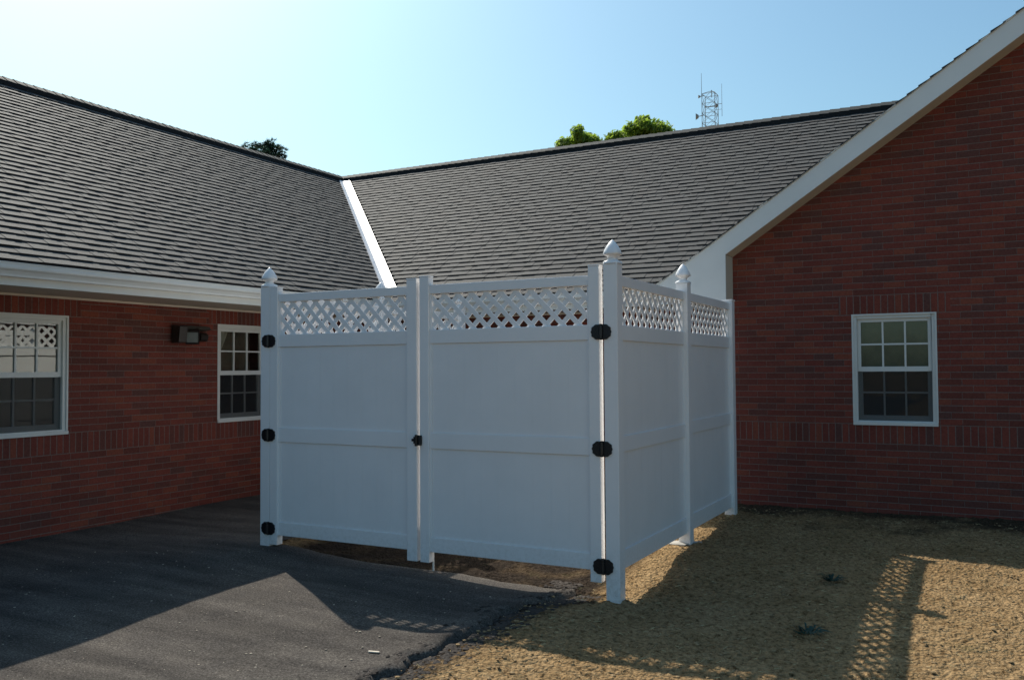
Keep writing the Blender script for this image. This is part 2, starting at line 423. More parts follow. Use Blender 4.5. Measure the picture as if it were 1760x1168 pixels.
def reveal(mb, u0, u1, z0, z1, place, dpt=.09, mi=0):
    P = lambda u, z, d: place(u, z, d)
    mb.poly([P(u0,z0,0),P(u0,z1,0),P(u0,z1,dpt),P(u0,z0,dpt)], mi); mb.poly([P(u1,z0,0),P(u1,z0,dpt),P(u1,z1,dpt),P(u1,z1,0)], mi)
    mb.poly([P(u0,z1,0),P(u1,z1,0),P(u1,z1,dpt),P(u0,z1,dpt)], mi); mb.poly([P(u0,z0,0),P(u0,z0,dpt),P(u1,z0,dpt),P(u1,z0,0)], mi)
PL = lambda y, z, d=0: (WX-d, y, z)
b = MB()
wins = [(a, c, WB, WT) for a, c in WINL]
sold = [(-9, 10.8, ZS0, ZS1, 1)] + [(a-.136, c+.136, WT, HT, 2) for a, c in WINL]
wall_cells(-9, 10.8, -.1, ZSOF+.02, wins, sold, lambda u, z: PL(u, z), b)
for w in wins: reveal(b, *w, PL)
b.poly([(WX,-9,-.1),(WX,-9,2.41),(-16.5,-9,2.41),(-16.5,-9,-.1)]); b.poly([(-16.5,-9,-.1),(-16.5,-9,2.41),(-16.5,20,2.41),(-16.5,20,-.1)])
b.poly([(WX,-9,2.41),(-16.5,-9,2.41),(-11.8,-9,5.5)])
b.build('wall', [BRY, SLY, STY], bld, 'long left wing brick wall with two white windows')
W2Y = 10.77
b = MB(); wall_cells(WX, -2.6, -.1, ZSOF+.02, [], [(WX, -2.6, ZS0, ZS1, 1)], lambda u, z: (u, W2Y, z), b)
b.build('wall', [BRX, SLX, STX], bld, 'back brick wall behind the gate lattice')
# gable wing
GY, GX0, GX1, PK = 10.05, -2.6, 12.6, 5.0
RZ = lambda x: 2.61 + .667*(x+3.29)       # top line of the rake
b = MB()
GW = [(-1.24,-.43,WB,WT),(4.2,5.8,WB,WT)]
wall_cells(GX0, GX1, -.1, HT+ROWP, GW, [(GX0, GX1, ZS0, ZS1, 1)] + [(a-.136, c+.136, WT, HT, 2) for a, c, _, _ in GW], lambda u, z: (u, GY, z), b)
b.poly([(GX0,GY,HT+ROWP),(GX1,GY,HT+ROWP),(GX1,GY,RZ(GX0)-.1),(PK,GY,RZ(PK)-.1),(GX0,GY,RZ(GX0)-.1)])
for w in GW: reveal(b, *w, lambda u, z, d: (u, GY+d, z))
b.build('wall', [BRX, SLX, STX], bld, 'dark shaded gable end wall with one window')
b = MB(); b.poly([(GX0,GY,-.1),(GX0,GY,3.1),(GX0,W2Y,3.1),(GX0,W2Y,-.1)]); b.build('wall', [BRY], bld)
b = MB(); b.poly([(GX1,GY,-.1),(GX1,30,-.1),(GX1,30,3.1),(GX1,GY,3.1)])
b.poly([(GX1,30,-.1),(-16.5,30,-.1),(-16.5,30,3.1),(GX1,30,3.1)]); b.poly([(-16.5,20,-.1),(-16.5,30,-.1),(-16.5,30,3.1),(-16.5,20,3.1)])
b.build('wall', [BRY], bld)

# windows (each a part of the building, pieces below it)
def window(place, u0, u1, z0, z1, glass, label):
    """place(u,z,d): d is depth behind the wall face"""
    def bx(mb, a, c, d, e, d0, d1, mi=0):
        P = [place(a, d, d0), place(c, d, d0), place(c, e, d0), place(a, e, d0)]
        v = Vector(place(a, d, d1)) - Vector(place(a, d, d0)); mb.prism(P, v, mi)
    m = MB(); F = .045
    for a, c, d, e in ((u0, u0+F, z0, z1), (u1-F, u1, z0, z1), (u0+F, u1-F, z1-F, z1), (u0+F, u1-F, z0, z0+.035)): bx(m, a, c, d, e, .012, .10)
    fr = m.build('window', FRAME, bld, label, bevel=.003)
    # upper sash with muntins, outer plane
    zm = z0 + (z1-z0)*.497
    s = MB(); a, c = u0+F, u1-F; S = .035
    for q in ((a, a+S, zm-.02, z1-F), (c-S, c, zm-.02, z1-F), (a+S, c-S, z1-F-S, z1-F), (a+S, c-S, zm-.022, zm+.03)): bx(s, *q, .035, .060)
    s.build('upper_sash', FRAME, fr, bevel=.002)
    g0, g1, h0, h1 = a+S, c-S, zm+.03, z1-F-S; mu = MB()
    for k in (1, 2): uu = g0+(g1-g0)*k/3; bx(mu, uu-.009, uu+.009, h0, h1, .040, .0535)
    hh = (h0+h1)/2
    for k in range(3):
        ua = g0+(g1-g0)*k/3 + (.009 if k else 0); ub = g0+(g1-g0)*(k+1)/3 - (.009 if k < 2 else 0); bx(mu, ua, ub, hh-.009, hh+.009, .0405, .053)
    mu.build('muntin', FRAME, fr)
    p = MB(); p.poly([place(g0-.005, h0-.005, .055), place(g1+.005, h0-.005, .055), place(g1+.005, h1+.005, .055), place(g0-.005, h1+.005, .055)]); p.build('pane', glass or GLASS, fr)
    # lower sash further in, with an insect screen in front
    s = MB(); top = zm-.022
    for q in ((a, a+.045, z0+.035, top), (c-.045, c, z0+.035, top), (a+.045, c-.045, z0+.035, z0+.09)): bx(s, *q, .066, .092)
    s.build('lower_sash', FRAME, fr, bevel=.002)
    g0, g1, h0, h1 = a+.045, c-.045, z0+.09, top; mu = MB()
    for k in (1, 2): uu = g0+(g1-g0)*k/3; bx(mu, uu-.009, uu+.009, h0, h1, .070, .084)
    hh = (h0+h1)/2+.01
    for k in range(3):
        ua = g0+(g1-g0)*k/3 + (.009 if k else 0); ub = g0+(g1-g0)*(k+1)/3 - (.009 if k < 2 else 0); bx(mu, ua, ub, hh-.009, hh+.009, .0705, .0835)
    mu.build('muntin', FRAME, fr)
    p = MB(); p.poly([place(g0, h0, .086), place(g1, h0, .086), place(g1, h1, .086), place(g0, h1, .086)]); p.build('pane', GLASS, fr)
    p = MB(); p.poly([place(a+.003, z0+.037, .040), place(c-.003, z0+.037, .040), place(c-.003, top-.002, .040), place(a+.003, top-.002, .040)]); p.build('screen', SCREEN, fr)
    m = MB(); bx(m, u0-.004, u1+.004, z0-.012, z0+.022, -.018, .0115); m.build('sill', FRAME, fr, bevel=.003)
    # caulk / J-channel rim round the frame
    m = MB(); R = .006
    for q in ((u0-R, u0+.012, z0+.024, z1+R), (u1-.012, u1+R, z0+.024, z1+R), (u0+.012, u1-.012, z1-.012, z1+R)): bx(m, *q, -.004, .011)
    m.build('casing', FRAME, fr)
    return fr
window(PL, *WINL[1], WB, WT, GLASSB, 'window nearest the left edge, reflecting white lattice')
window(PL, *WINL[2], WB, WT, None, 'window beside the gate post with cream curtain inside')
window(PL, *WINL[0], WB, WT, None, None)
window(lambda u, z, d: (u, GY+d, z), *GW[0][:2], WB, WT, None, 'window in the shaded gable wall')
window(lambda u, z, d: (u, GY+d, z), *GW[1][:2], WB, WT, None, None)
# room walls behind the panes
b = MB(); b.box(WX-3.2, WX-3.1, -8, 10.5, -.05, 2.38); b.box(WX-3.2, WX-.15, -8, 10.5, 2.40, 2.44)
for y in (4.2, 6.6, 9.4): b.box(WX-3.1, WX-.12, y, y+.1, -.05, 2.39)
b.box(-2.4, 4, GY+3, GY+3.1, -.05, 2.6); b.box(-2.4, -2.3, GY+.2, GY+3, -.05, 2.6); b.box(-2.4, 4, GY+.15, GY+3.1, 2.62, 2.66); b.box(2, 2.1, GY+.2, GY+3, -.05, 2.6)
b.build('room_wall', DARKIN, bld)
# curtains
def curtain(place, u0, u1, z0, z1, tie, label, mat=None, dep=.16):
    m = MB(); nu, nz = 18, 16
    for j in range(nz+1):
        f = j/nz; z = z1-(z1-z0)*f; w = 1-tie*math.sin(min(1, f*1.05)*PI/2)**1.5
        for i in range(nu+1):
            u = u0+(u1-u0)*w*i/nu; m.v.append(place(u, z, dep+.018*math.sin(i*1.9)))
    for j in range(nz):
        for i in range(nu):
            q = j*(nu+1)+i; m.f.append((q, q+1, q+nu+2, q+nu+1)); m.m.append(0)
    o = m.build('curtain', mat or CURT, smooth=True); tag(o, label, 'curtain'); return o
curtain(PL, 7.66, 7.96, 1.62, 2.16, .62, 'cream curtain drawn back behind the upper left panes of the window by the gate post')
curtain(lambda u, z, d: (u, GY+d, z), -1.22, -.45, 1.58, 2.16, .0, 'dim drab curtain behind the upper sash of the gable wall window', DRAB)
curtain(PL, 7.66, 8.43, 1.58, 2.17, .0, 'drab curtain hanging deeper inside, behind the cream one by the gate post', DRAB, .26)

# roofs ------------------------------------------------------------
XE, YE, ZE, MP, TR = -7.08, 9.8, 2.56, .667, 4.45
EXPO = .130
def shingles(mb, P, ulo, uhi, smax):
    """P(u, s, h): point at u along the eave, s up the slope, h off the plane; ulo/uhi(s) limits"""
    ncs = int(smax/EXPO)
    for i in range(ncs+1):
        s0 = i*EXPO; s1 = min(s0+EXPO+.018, smax)
        if s1-s0 < .03: break
        a, c = ulo(s0), uhi(s0)
        u = a - random.random()*.3
        # base course in strips
        while u < c:
            w = random.uniform(.85, 1.05); x0, x1 = max(u, a), min(u+w, c)
            if x1-x0 > .02:
                mi = random.choice((0, 0, 1, 2, 3)); h = .0163 + random.uniform(-.0003, .0006); hb = .0012
                p = [P(x0,s0,h), P(x1,s0,h), P(x1,s1,hb), P(x0,s1,hb)]; mb.poly(p, mi)
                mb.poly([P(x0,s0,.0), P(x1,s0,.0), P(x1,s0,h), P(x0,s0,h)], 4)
            u += w
        u = a - random.random()*.3
        while u < c:
            w = random.uniform(.09, .24); x0, x1 = max(u, a), min(u+w, c)
            if x1-x0 > .02:
                mi = random.choice((0, 0, 1, 1, 2, 3)); h = .0200+random.uniform(-.0010, .0014); hb = .0040
                mb.poly([P(x0,s0-.002,h), P(x1,s0-.002,h), P(x1,s1,hb), P(x0,s1,hb)], mi)
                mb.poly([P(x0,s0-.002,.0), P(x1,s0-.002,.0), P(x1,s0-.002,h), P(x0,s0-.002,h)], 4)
                mb.poly([P(x0,s0,.0), P(x0,s0,h), P(x0,s1,hb), P(x0,s1,0)], mi); mb.poly([P(x1,s0,.0), P(x1,s0,h), P(x1,s1,hb), P(x1,s1,0)], mi)
            u += w + random.choice((.0, .0, .07, .12, .18, .25))
K = math.hypot(1, MP); cth, sth = 1/K, MP/K
SM = TR*K
# left wing: faces +x
P1 = lambda u, s, h: (XE-.014 - s*cth + h*sth, u, ZE+MP*.014 + s*sth + h*cth)
S0 = .014*K
b = MB(); shingles(b, P1, lambda s: -9.4, lambda s: YE + .014 + s*cth - .06, SM-S0)
b.poly([P1(-9.4,0,-.002), P1(YE+.014,0,-.002), P1(YE+.014+(SM-S0)*cth,SM-S0,-.002), P1(-9.4,SM-S0,-.002)], 1)
r1 = b.build('roof', SH, bld, 'left wing roof slope')
P2 = lambda u, s, h: (u, YE+.014 + s*cth - h*sth, ZE+MP*.014 + s*sth + h*cth)
b = MB(); shingles(b, P2, lambda s: XE-.014 - s*cth + .15, lambda s: max(-3.34, -3.29 + (s*cth-.02)), SM-S0)
b.poly([P2(XE-.014,0,-.002), P2(-3.32,0,-.002), P2(-3.32+(SM-S0)*cth,SM-S0,-.002), P2(XE-.014-(SM-S0)*cth,SM-S0,-.002)], 1)
r2 = b.build('roof', SH, bld, 'roof slope facing the yard between valley and gable')
XR, YR, ZR = XE-TR, YE+TR, ZE+MP*TR
# far slopes
b = MB()
b.poly([(XR,-9.4,ZR-.004),(XR,YR,ZR-.004),(XR-TR-.6,YR+TR+.6,ZE-.4),(XR-TR-.6,-9.4,ZE-.4)]); b.poly([(XR,YR,ZR-.004),(GX1,YR,ZR-.004),(GX1,YR+TR+.6,ZE-.4),(XR-TR-.6,YR+TR+.6,ZE-.4)])
b.build('roof', SH[0], bld)
# gable wing slopes: left one shingled, right one plain (never seen)
P3 = lambda u, s, h: (-3.33 + s*cth - h*sth, u, 2.603 + MP*-.04 + s*sth + h*cth)
L3 = (PK+3.33)*K
b = MB(); shingles(b, P3, lambda s: 9.70, lambda s: max(10.0, 9.9 + s*cth) if s < SM else 20, L3)
b.poly([P3(9.71,0,-.002), P3(20,0,-.002), P3(20,L3,-.002), P3(9.71,L3,-.002)], 1)
b.poly([(PK,9.70,RZ(PK)),(PK,20,RZ(PK)),(13.3,20,2.6),(13.3,9.70,2.6)], 0)
b.build('roof', SH, bld, 'gable wing roof, seen only as a thin edge above the rake board')
# ridge vents with cap shingles
def ridge(p0, p1, across, name='ridge_vent'):
    b = MB(); p0 = Vector(p0); p1 = Vector(p1); d = (p1-p0); L = d.length; d.normalize(); a = Vector(across)
    n = int(L/.145); up = Vector((0,0,1)); W = .115; dn = W*MP; T = .070
    for s in (-1, 1):      # dark vent body raised off the slopes
        q = [p0+up*.0, p0+a*s*W-up*dn, p0+a*s*W-up*(dn-T), p0+up*T]
        b.prism(q, d*L, 1)
    for i in range(n):
        q0 = p0 + d*(i*L/n); q1 = p0 + d*((i+1)*L/n+.02); h0, h1 = T+.012+random.uniform(0, .003), T+.004
        for s in (-1, 1):
            w = W+.006+random.uniform(-.003, .003)
            A, B, C, D = q0+up*h0, q0+a*s*w-up*(w*MP-h0), q1+a*s*w-up*(w*MP-h1), q1+up*h1
            b.poly([A, B, C, D], 0); b.poly([A, B, B-up*.008, A-up*.008], 1); b.poly([B, C, C-up*.007, B-up*.007], 0)
    b.build(name, [RIDGEM, SH[4]], bld)
ridge((XR,-9.4,ZR), (XR,YR,ZR), (1,0,0)); ridge((XR,YR,ZR), (1.2,YR,ZR), (0,1,0)); ridge((PK,9.7,RZ(PK)), (PK,20,RZ(PK)), (1,0,0))
# valley flashing: white metal, a short leg on the left slope and a wide one on the right slope
b = MB()
def vp(t, off1, h):       # off1>0 : on roof 2 side, measured in plan across the valley
    base = Vector((XE-t, YE+t, ZE+MP*t))
    if off1 >= 0: return base + Vector((off1, 0, 0)) + Vector((0,-sth,cth))*h
    return base + Vector((0, off1, 0)) + Vector((sth,0,cth))*h
T0, T1 = .16, TR-.13; NS = 24
for k in range(NS):
    t0 = T0+(T1-T0)*k/NS; t1 = T0+(T1-T0)*(k+1)/NS + .002
    j = [random.uniform(-.004, .004) for _ in range(4)]
    for a0, a1 in ((.035, .180), (-.125, -.035)):
        b.poly([vp(t0,a0,.028), vp(t0,a1,.028+j[0]*.5), vp(t1,a1,.028+j[0]*.5), vp(t1,a0,.028)])
    b.poly([vp(t0,.180,.028), vp(t0,.180,-.0), vp(t1,.180,-.0), vp(t1,.180,.028)]); b.poly([vp(t0,-.125,.028), vp(t0,-.125,.0), vp(t1,-.125,.0), vp(t1,-.125,.028)])
    # raised centre rib of the W profile
    top0 = Vector((XE-t0, YE+t0, ZE+MP*t0+.05)); top1 = Vector((XE-t1, YE+t1, ZE+MP*t1+.05))
    b.poly([vp(t0,.035,.028), top0, top1, vp(t1,.035,.028)]); b.poly([vp(t0,-.035,.028), top0, top1, vp(t1,-.035,.028)])
b.build('valley_flashing', FLASH, bld)
# gutters: K profile
def gutter(p0, p1, out, ends=True):
    p0 = Vector(p0); p1 = Vector(p1); o = Vector(out); up = Vector((0,0,1))
    prof = [(0,-.115),(.065,-.115),(.072,-.095),(.088,-.072),(.108,-.055),(.113,-.04),(.113,-.008),(.122,-.006),(.122,0),(.106,0),(.106,-.036),(.060,-.106),(.004,-.106),(.004,-.004),(0,-.004)]
    b = MB(); pts = [p0+o*a+up*z for a, z in prof]; b.prism(pts, p1-p0); return b.build('gutter', GUTTER, bld)
gutter((XE-.122, -9.4, ZE), (XE-.122, YE-.0, ZE), (1,0,0)); gutter((XE-.12, YE+.122, ZE), (-3.31, YE+.122, ZE), (0,-1,0))
# fascia and soffit
b = MB(); b.box(XE-.147, XE-.123, -9.4, YE+.14, ZSOF-.012, ZE-.005); b.build('fascia', TRIM, bld)
b = MB(); b.box(XE-.12, -3.3, YE+.123, YE+.147, ZSOF-.012, ZE-.005); b.build('fascia', TRIM, bld)
b = MB(); b.box(WX-.05, XE-.148, -9.4, YE+.14, ZSOF, ZSOF+.012)
b.box(XE-.148, -2.55, YE+.149, W2Y+.05, ZSOF+.0005, ZSOF+.0125); b.build('soffit', SOFFIT, bld)
b = MB(); b.box(WX+.003, WX+.02, -9.3, W2Y-.01, ZSOF-.022, ZSOF-.001); b.box(WX+.022, GX0-.002, W2Y-.02, W2Y-.003, ZSOF-.022, ZSOF-.001); b.build('frieze_board', SOFFIT, bld)
# rake board with boxed return
FY = 9.72
b = MB()
low = lambda x: 2.895 + .667*(x+2.505)
b.prism([(-3.29,FY,2.371),(-2.505,FY,2.371),(-2.505,FY,2.895),(PK,FY,low(PK)),(PK,FY,RZ(PK)-.012),(-3.29,FY,RZ(-3.29)-.012)], (0,.022,0))
b.prism([(PK,FY,low(PK)),(13.3,FY,2.38),(13.3,FY,2.6),(PK,FY,RZ(PK)-.012)], (0,.022,0))
b.build('rake_board', TRIM, bld)
b = MB()
b.prism([(-3.288,FY+.023,RZ(-3.29)-.03),(-3.288,FY+.023,2.373),(-2.507,FY+.023,2.373),(-2.507,FY+.023,2.897)], (0,.30,0))
# rake soffit
b.prism([(-2.506,FY+.023,2.901),(PK,FY+.023,low(PK)+.004),(PK,FY+.023,low(PK)+.020),(-2.506,FY+.023,2.917)], (0,GY-FY-.026,0))
b.prism([(PK,FY+.023,low(PK)+.004),(13.3,FY+.023,2.38),(13.3,FY+.023,2.40),(PK,FY+.023,low(PK)+.02)], (0,GY-FY-.026,0))
b.build('soffit', SOFFIT, bld, 'beige soffit strip under the sloping rake board')
# thin drip edge over the rake
b = MB(); b.prism([(-3.31,FY-.012,RZ(-3.31)-.010),(PK,FY-.012,RZ(PK)-.010),(PK,FY-.012,RZ(PK)+.006),(-3.31,FY-.012,RZ(-3.31)+.006)], (0,.05,0)); b.build('drip_edge', TRIM, bld)

# ------------------------------------------------------------------ wall light
wl = thing('wall_light', 'dark bronze double floodlight on the left brick wall between the two windows', 'wall light', (WX, 7.15, 2.07))
b = MB(); b.box(WX-.001, WX+.03, 7.0, 7.3, 1.985, 2.155); b.build('back_plate', BRONZE, wl, bevel=.006)
def flood(y0, y1, yaw):
    m = MB(); R = Matrix.Translation(Vector((WX+.10, (y0+y1)/2, 2.07))) @ Matrix.Rotation(yaw, 4, 'Z') @ Matrix.Rotation(math.radians(32), 4, 'Y')
    h = (y1-y0)/2
    pr = [(-.055,-h*.6,-.05),(.075,-h,-.085),(.075,-h,.085),(-.055,-h*.6,.06)]; q = [(-.055,h*.6,-.05),(.075,h,-.085),(.075,h,.085),(-.055,h*.6,.06)]
    A = [R@Vector(p) for p in pr]; B = [R@Vector(p) for p in q]
    for i in range(4):
        j = (i+1) % 4; m.poly([A[i], A[j], B[j], B[i]])
    m.poly([A[0],A[3],B[3],B[0]]); m.poly(A); m.poly(B[::-1])
    o = m.build('lamp_head', BRONZE, wl)
    n = MB(); e = .078
    n.prism([R@Vector(p) for p in ((e,-h*.82,-.066),(e,h*.82,-.066),(e,h*.82,.066),(e,-h*.82,.066))], (R.to_3x3()@Vector((.006,0,0)))); n.build('lens', LENS, o)
    n = MB()
    for z0, z1, a, c in ((-.088,-.068,-h,h),(.068,.088,-h,h),(-.068,.068,-h,-h*.84),(-.068,.068,h*.84,h)):
        n.prism([R@Vector(p) for p in ((e-.004,a,z0),(e-.004,c,z0),(e-.004,c,z1),(e-.004,a,z1))], (R.to_3x3()@Vector((.016,0,0))))
    n.build('bezel', BRONZE, o)
    n = MB(); n.tube((WX+.03,(y0+y1)/2,2.06), R@Vector((-.05,0,0)), .016, .016, 8); n.build('arm', BRONZE, wl)
b = MB(); b.prism([(WX+.03,6.93,2.165),(WX+.17,6.93,2.15),(WX+.15,6.93,1.965),(WX+.03,6.93,1.96)], (0,.11,0)); b.build('junction_box', BRONZE, wl, bevel=.008)
flood(7.09, 7.24, math.radians(-42))
b = MB(); b.prism([(WX+.031,7.05,2.165),(WX+.13,7.05,2.155),(WX+.165,7.05,2.12),(WX+.03,7.05,2.10)], (0,.34,0)); b.build('hood', simple('weathered_bronze', (.06,.057,.05), .5, .5, nscale=20, namt=.2), wl, bevel=.006)
b = MB(); b.tube((WX+.075, 7.27, 2.035), (WX+.075, 7.38, 2.035), .055, .05, 12); b.build('sensor', BRONZE, wl)

# ------------------------------------------------------------------ vinyl enclosure
def clip_rect(poly, u0, u1, v0, v1):
    def cut(ps, f, inter):
        out = []
        for i, p in enumerate(ps):
            q = ps[(i+1) % len(ps)]; a, c = f(p), f(q)
            if a >= 0: out.append(p)
            if (a >= 0) != (c >= 0):
                t = a/(a-c); out.append((p[0]+(q[0]-p[0])*t, p[1]+(q[1]-p[1])*t))
        return out
    for f in (lambda p: p[0]-u0, lambda p: u1-p[0], lambda p: p[1]-v0, lambda p: v1-p[1]):
        if len(poly) < 3: return []
        poly = cut(poly, f, None)
    return poly
def lattice(place, u0, u1, v0, v1, pitch=.128, w=.037, phase=0, th=.006):
    """two layers of diagonal strips; place(u,v,d)"""
    m = MB(); H = v1-v0; k0 = int((u0-H)/pitch)-2; k1 = int((u1+H)/pitch)+2; hw = w*math.sqrt(2)/2
    for s in (1, -1):
        for k in range(k0, k1+1):
            c = k*pitch+phase
            if s == 1: q = [(c-hw, v0), (c+hw, v0), (c+hw+H, v1), (c-hw+H, v1)]
            else: q = [(c-hw+H, v0), (c+hw+H, v0), (c+hw, v1), (c-hw, v1)]
            q = clip_rect(q, u0, u1, v0, v1)
            if len(q) < 3: continue
            d0 = -.0001 if s == 1 else -th-.0001
            pts = [place(u, v, d0) for u, v in q]; e = Vector(place(0, 0, d0+th))-Vector(place(0, 0, d0)); m.prism(pts, e)
    return m
def boards(place, u0, u1, v0, v1, dd=.011, bw=.152):
    """tongue and groove panel; place(u,v,d)"""
    m = MB(); n = max(1, round((u1-u0)/bw)); g = .0005
    def bx(a, c, v0, v1, d0, d1):
        P = [place(a, v0, d0), place(c, v0, d0), place(c, v1, d0), place(a, v1, d0)]; m.prism(P, Vector(place(0,0,d1))-Vector(place(0,0,d0)))
    bx(u0, u1, v0, v1, -dd+.0008, dd-.0008)
    for i in range(n):
        a = u0+(u1-u0)*i/n; c = u0+(u1-u0)*(i+1)/n; j = random.uniform(0, .0003)
        bx(a+g, c-g, v0+.001, v1-.001, -dd-j, -dd+.0007); bx(a+g, c-g, v0+.001, v1-.001, dd-.0007, dd+j)
    return m
def finial(x, y, z, parent):
    prof = [(.060,0),(.060,.014),(.052,.020),(.036,.026),(.031,.038),(.034,.050),(.046,.058),(.061,.066),(.063,.074),(.058,.090),(.050,.110),(.038,.132),(.024,.152),(.011,.166),(.003,.176)]
    m = MB(); n = 20
    for k, (r, h) in enumerate(prof):
        for i in range(n):
            t = 2*PI*i/n; ex = 5 if k < 4 else 3.2
            c, s = math.cos(t), math.sin(t); q = (abs(c)**ex+abs(s)**ex)**(-1/ex); m.v.append((x+r*c*q, y+r*s*q, z+h))
    for k in range(len(prof)-1):
        for i in range(n): j = (i+1) % n; m.f.append((k*n+i, k*n+j, (k+1)*n+j, (k+1)*n+i)); m.m.append(0)
    m.f.append(tuple((len(prof)-1)*n+i for i in range(n))); m.m.append(0)
    o = m.build('finial', VINYL, parent)
    me = o.data
    for p in me.polygons: p.use_smooth = True
    return o
HW = .053
def post(x, y, top, parent, fin=True, flat=False):
    m = MB(); m.box(x-HW, x+HW, y-HW, y+HW, gz(x, y)-.08, top); o = m.build('post', VINYL, parent, bevel=.004)
    if fin: finial(x, y, top, o)
    if flat: m = MB(); m.box(x-HW-.006, x+HW+.006, y-HW-.006, y+HW+.006, top+.0005, top+.018); m.build('post_cap', VINYL, o, bevel=.003)
    return o
def rail(parent, x0, x1, y0, y1, z0, z1):
    m = MB(); m.box(x0, x1, y0, y1, z0, z1); return m.build('rail', VINYL, parent, bevel=.004)
def side_fence(X, parent, phase=0):
    ys = [(5.948, True), (7.64, True), (9.20, None)]
    for (ya, _), (yb, _) in zip(ys, ys[1:]):
        a, c = ya+HW+.001, yb-HW-.001; dz = .02*(ya > 7)
        R = .024
        rail(parent, X-R, X+R, a, c, 2.245, 2.320); rail(parent, X-R, X+R, a, c, 1.850, 1.963)
        rail(parent, X-R, X+R, a, c, 1.040+dz, 1.155+dz); rail(parent, X-R, X+R, a, c, .200+dz*.3, .335+dz*.5)
        pl = lambda u, v, d: (X-d, u, v)
        lattice(pl, a, c, 1.9635, 2.2445, phase=phase).build('lattice', VINYL, parent)
        m = MB()   # U channel framing the lattice ends
        for q in ((a, a+.02), (c-.02, c)):
            m = MB(); m.box(X-.014, X+.014, *q, 1.964, 2.244); m.build('channel', VINYL, parent)
        for q in ((a, a+.022), (c-.022, c)):
            for v in ((.337+dz*.5, 1.039+dz), (1.156+dz, 1.849)): m = MB(); m.box(X-.017, X+.017, *q, *v); m.build('channel', VINYL, parent)
        boards(pl, a+.0225, c-.0225, .3355+dz*.5, 1.0395+dz).build('panel', VINYL, parent); boards(pl, a+.0225, c-.0225, 1.1555+dz, 1.8495).build('panel', VINYL, parent)
fr = thing('lattice_top_fence', 'white lattice top fence running back from the right gate post to the gable wall', 'fence', (-2.349, 7.6, .1), 'white vinyl side fences of the enclosure')
post(-2.349, 5.948, 2.398, fr); post(-2.349, 7.64, 2.395, fr); post(-2.349, 9.20, 2.335, fr, fin=False, flat=True); side_fence(-2.349, fr)
b = MB()
lump(b, -2.40, 7.60, gz(-2.4,7.6)+.0, .13, flat=.35); lump(b, -2.31, 7.70, gz(-2.3,7.7)-.01, .12, flat=.3)
b.build('footing', CONC, fr, 'pale concrete footing round the middle post')
fl = thing('lattice_top_fence', 'white vinyl lattice top fence on the left wall side, glimpsed through the gate lattice', 'fence', (-5.634, 7.6, .1), 'white vinyl side fences of the enclosure')
post(-5.634, 5.948, 2.393, fl); post(-5.634, 7.60, 2.395, fl); post(-5.634, 9.20, 2.395, fl); side_fence(-5.634, fl, .05)

# gate leaves
def hinge(x, z, parent, w=.078, h=.056):
    m = MB(); pts = []; n = 48
    for i in range(n):
        t = 2*PI*i/n; r = 1+.035*math.cos(12*t)
        c, s = math.cos(t), math.sin(t); q = (abs(c)**2.6+abs(s)**2.6)**(-1/2.6); pts.append((x+w*c*q*r, 5.8945, z+h*s*q*r))
    m.prism(pts, (0,-.010,0)); m.tube((x, 5.877, z-h*.86), (x, 5.877, z+h*.86), .013, n=12); m.tube((x, 5.877, z-h*.55), (x, 5.877, z+h*.55), .017, n=12)
    for a in (-.045, .045):
        for c in (-.025, .025): m.tube((x+a, 5.885, z+c), (x+a, 5.8815, z+c), .007, n=8)
    return m.build('hinge', BLACK, parent)
def leaf(x0, x1, ja, jb, zt, label, phase):
    """x0..x1 outer extents, ja/jb: widths of the left and right stiles"""
    g = thing('gate_leaf', label, 'gate', ((x0+x1)/2, 5.93, .15))
    Y0, Y1 = 5.895, 5.967
    for a, c in ((x0, x0+ja), (x1-jb, x1)):
        m = MB(); m.box(a, c, Y0, Y1, .122, zt); st = m.build('stile', VINYL, g, bevel=.004)
        m = MB(); m.box(a-.002, c+.002, Y0-.002, Y1+.002, zt+.0005, zt+.011); m.build('cap', VINYL, st, bevel=.002)
    a, c = x0+ja+.0005, x1-jb-.0005; yc = 5.931; R = .0225
    for z0, z1 in ((2.250, 2.322), (1.853, 1.963), (1.020, 1.146), (.205, .322)): rail(g, a, c, yc-R, yc+R, z0, z1)
    pl = lambda u, v, d: (u, yc+d, v)
    lattice(pl, a, c, 1.9635, 2.2495, phase=phase).build('lattice', VINYL, g)
    for q in ((a, a+.016), (c-.016, c)): m = MB(); m.box(*q, yc-.014, yc+.014, 1.964, 2.249); m.build('channel', VINYL, g)
    for q in ((a, a+.02), (c-.02, c)):
        for v in ((.3225, 1.0195), (1.1465, 1.8525)): m = MB(); m.box(*q, yc-.017, yc+.017, *v); m.build('channel', VINYL, g)
    boards(pl, a+.0205, c-.0205, .3225, 1.0195).build('panel', VINYL, g); boards(pl, a+.0205, c-.0205, 1.1465, 1.8525).build('panel', VINYL, g)
    return g
gl = leaf(-5.577, -4.018, .085, .095, 2.372, 'left half of the white gate, hinged on the post next to the left brick wall', .02)
gr = leaf(-3.987, -2.437, .085, .085, 2.385, 'right half of the white gate carrying the black latch, hinged on the right corner post', .055)
for z in (1.907, 1.079, .262): hinge(-5.588, z, gl, .076, .056)
for z in (1.909, 1.073, .240): hinge(-2.420, z, gr, .076, .056)
b = MB(); b.box(-4.015, -3.965, 5.868, 5.8945, 1.045, 1.125); b.box(-4.035, -3.962, 5.874, 5.893, 1.058, 1.112); b.box(-4.056, -4.03, 5.878, 5.893, 1.075, 1.096)
b.tube((-4.000,5.862,1.04),(-4.000,5.862,1.13), .012, n=10); b.box(-3.985,-3.966,5.860,5.869,1.05,1.12)
b.build('latch', BLACK, gr, bevel=.002)
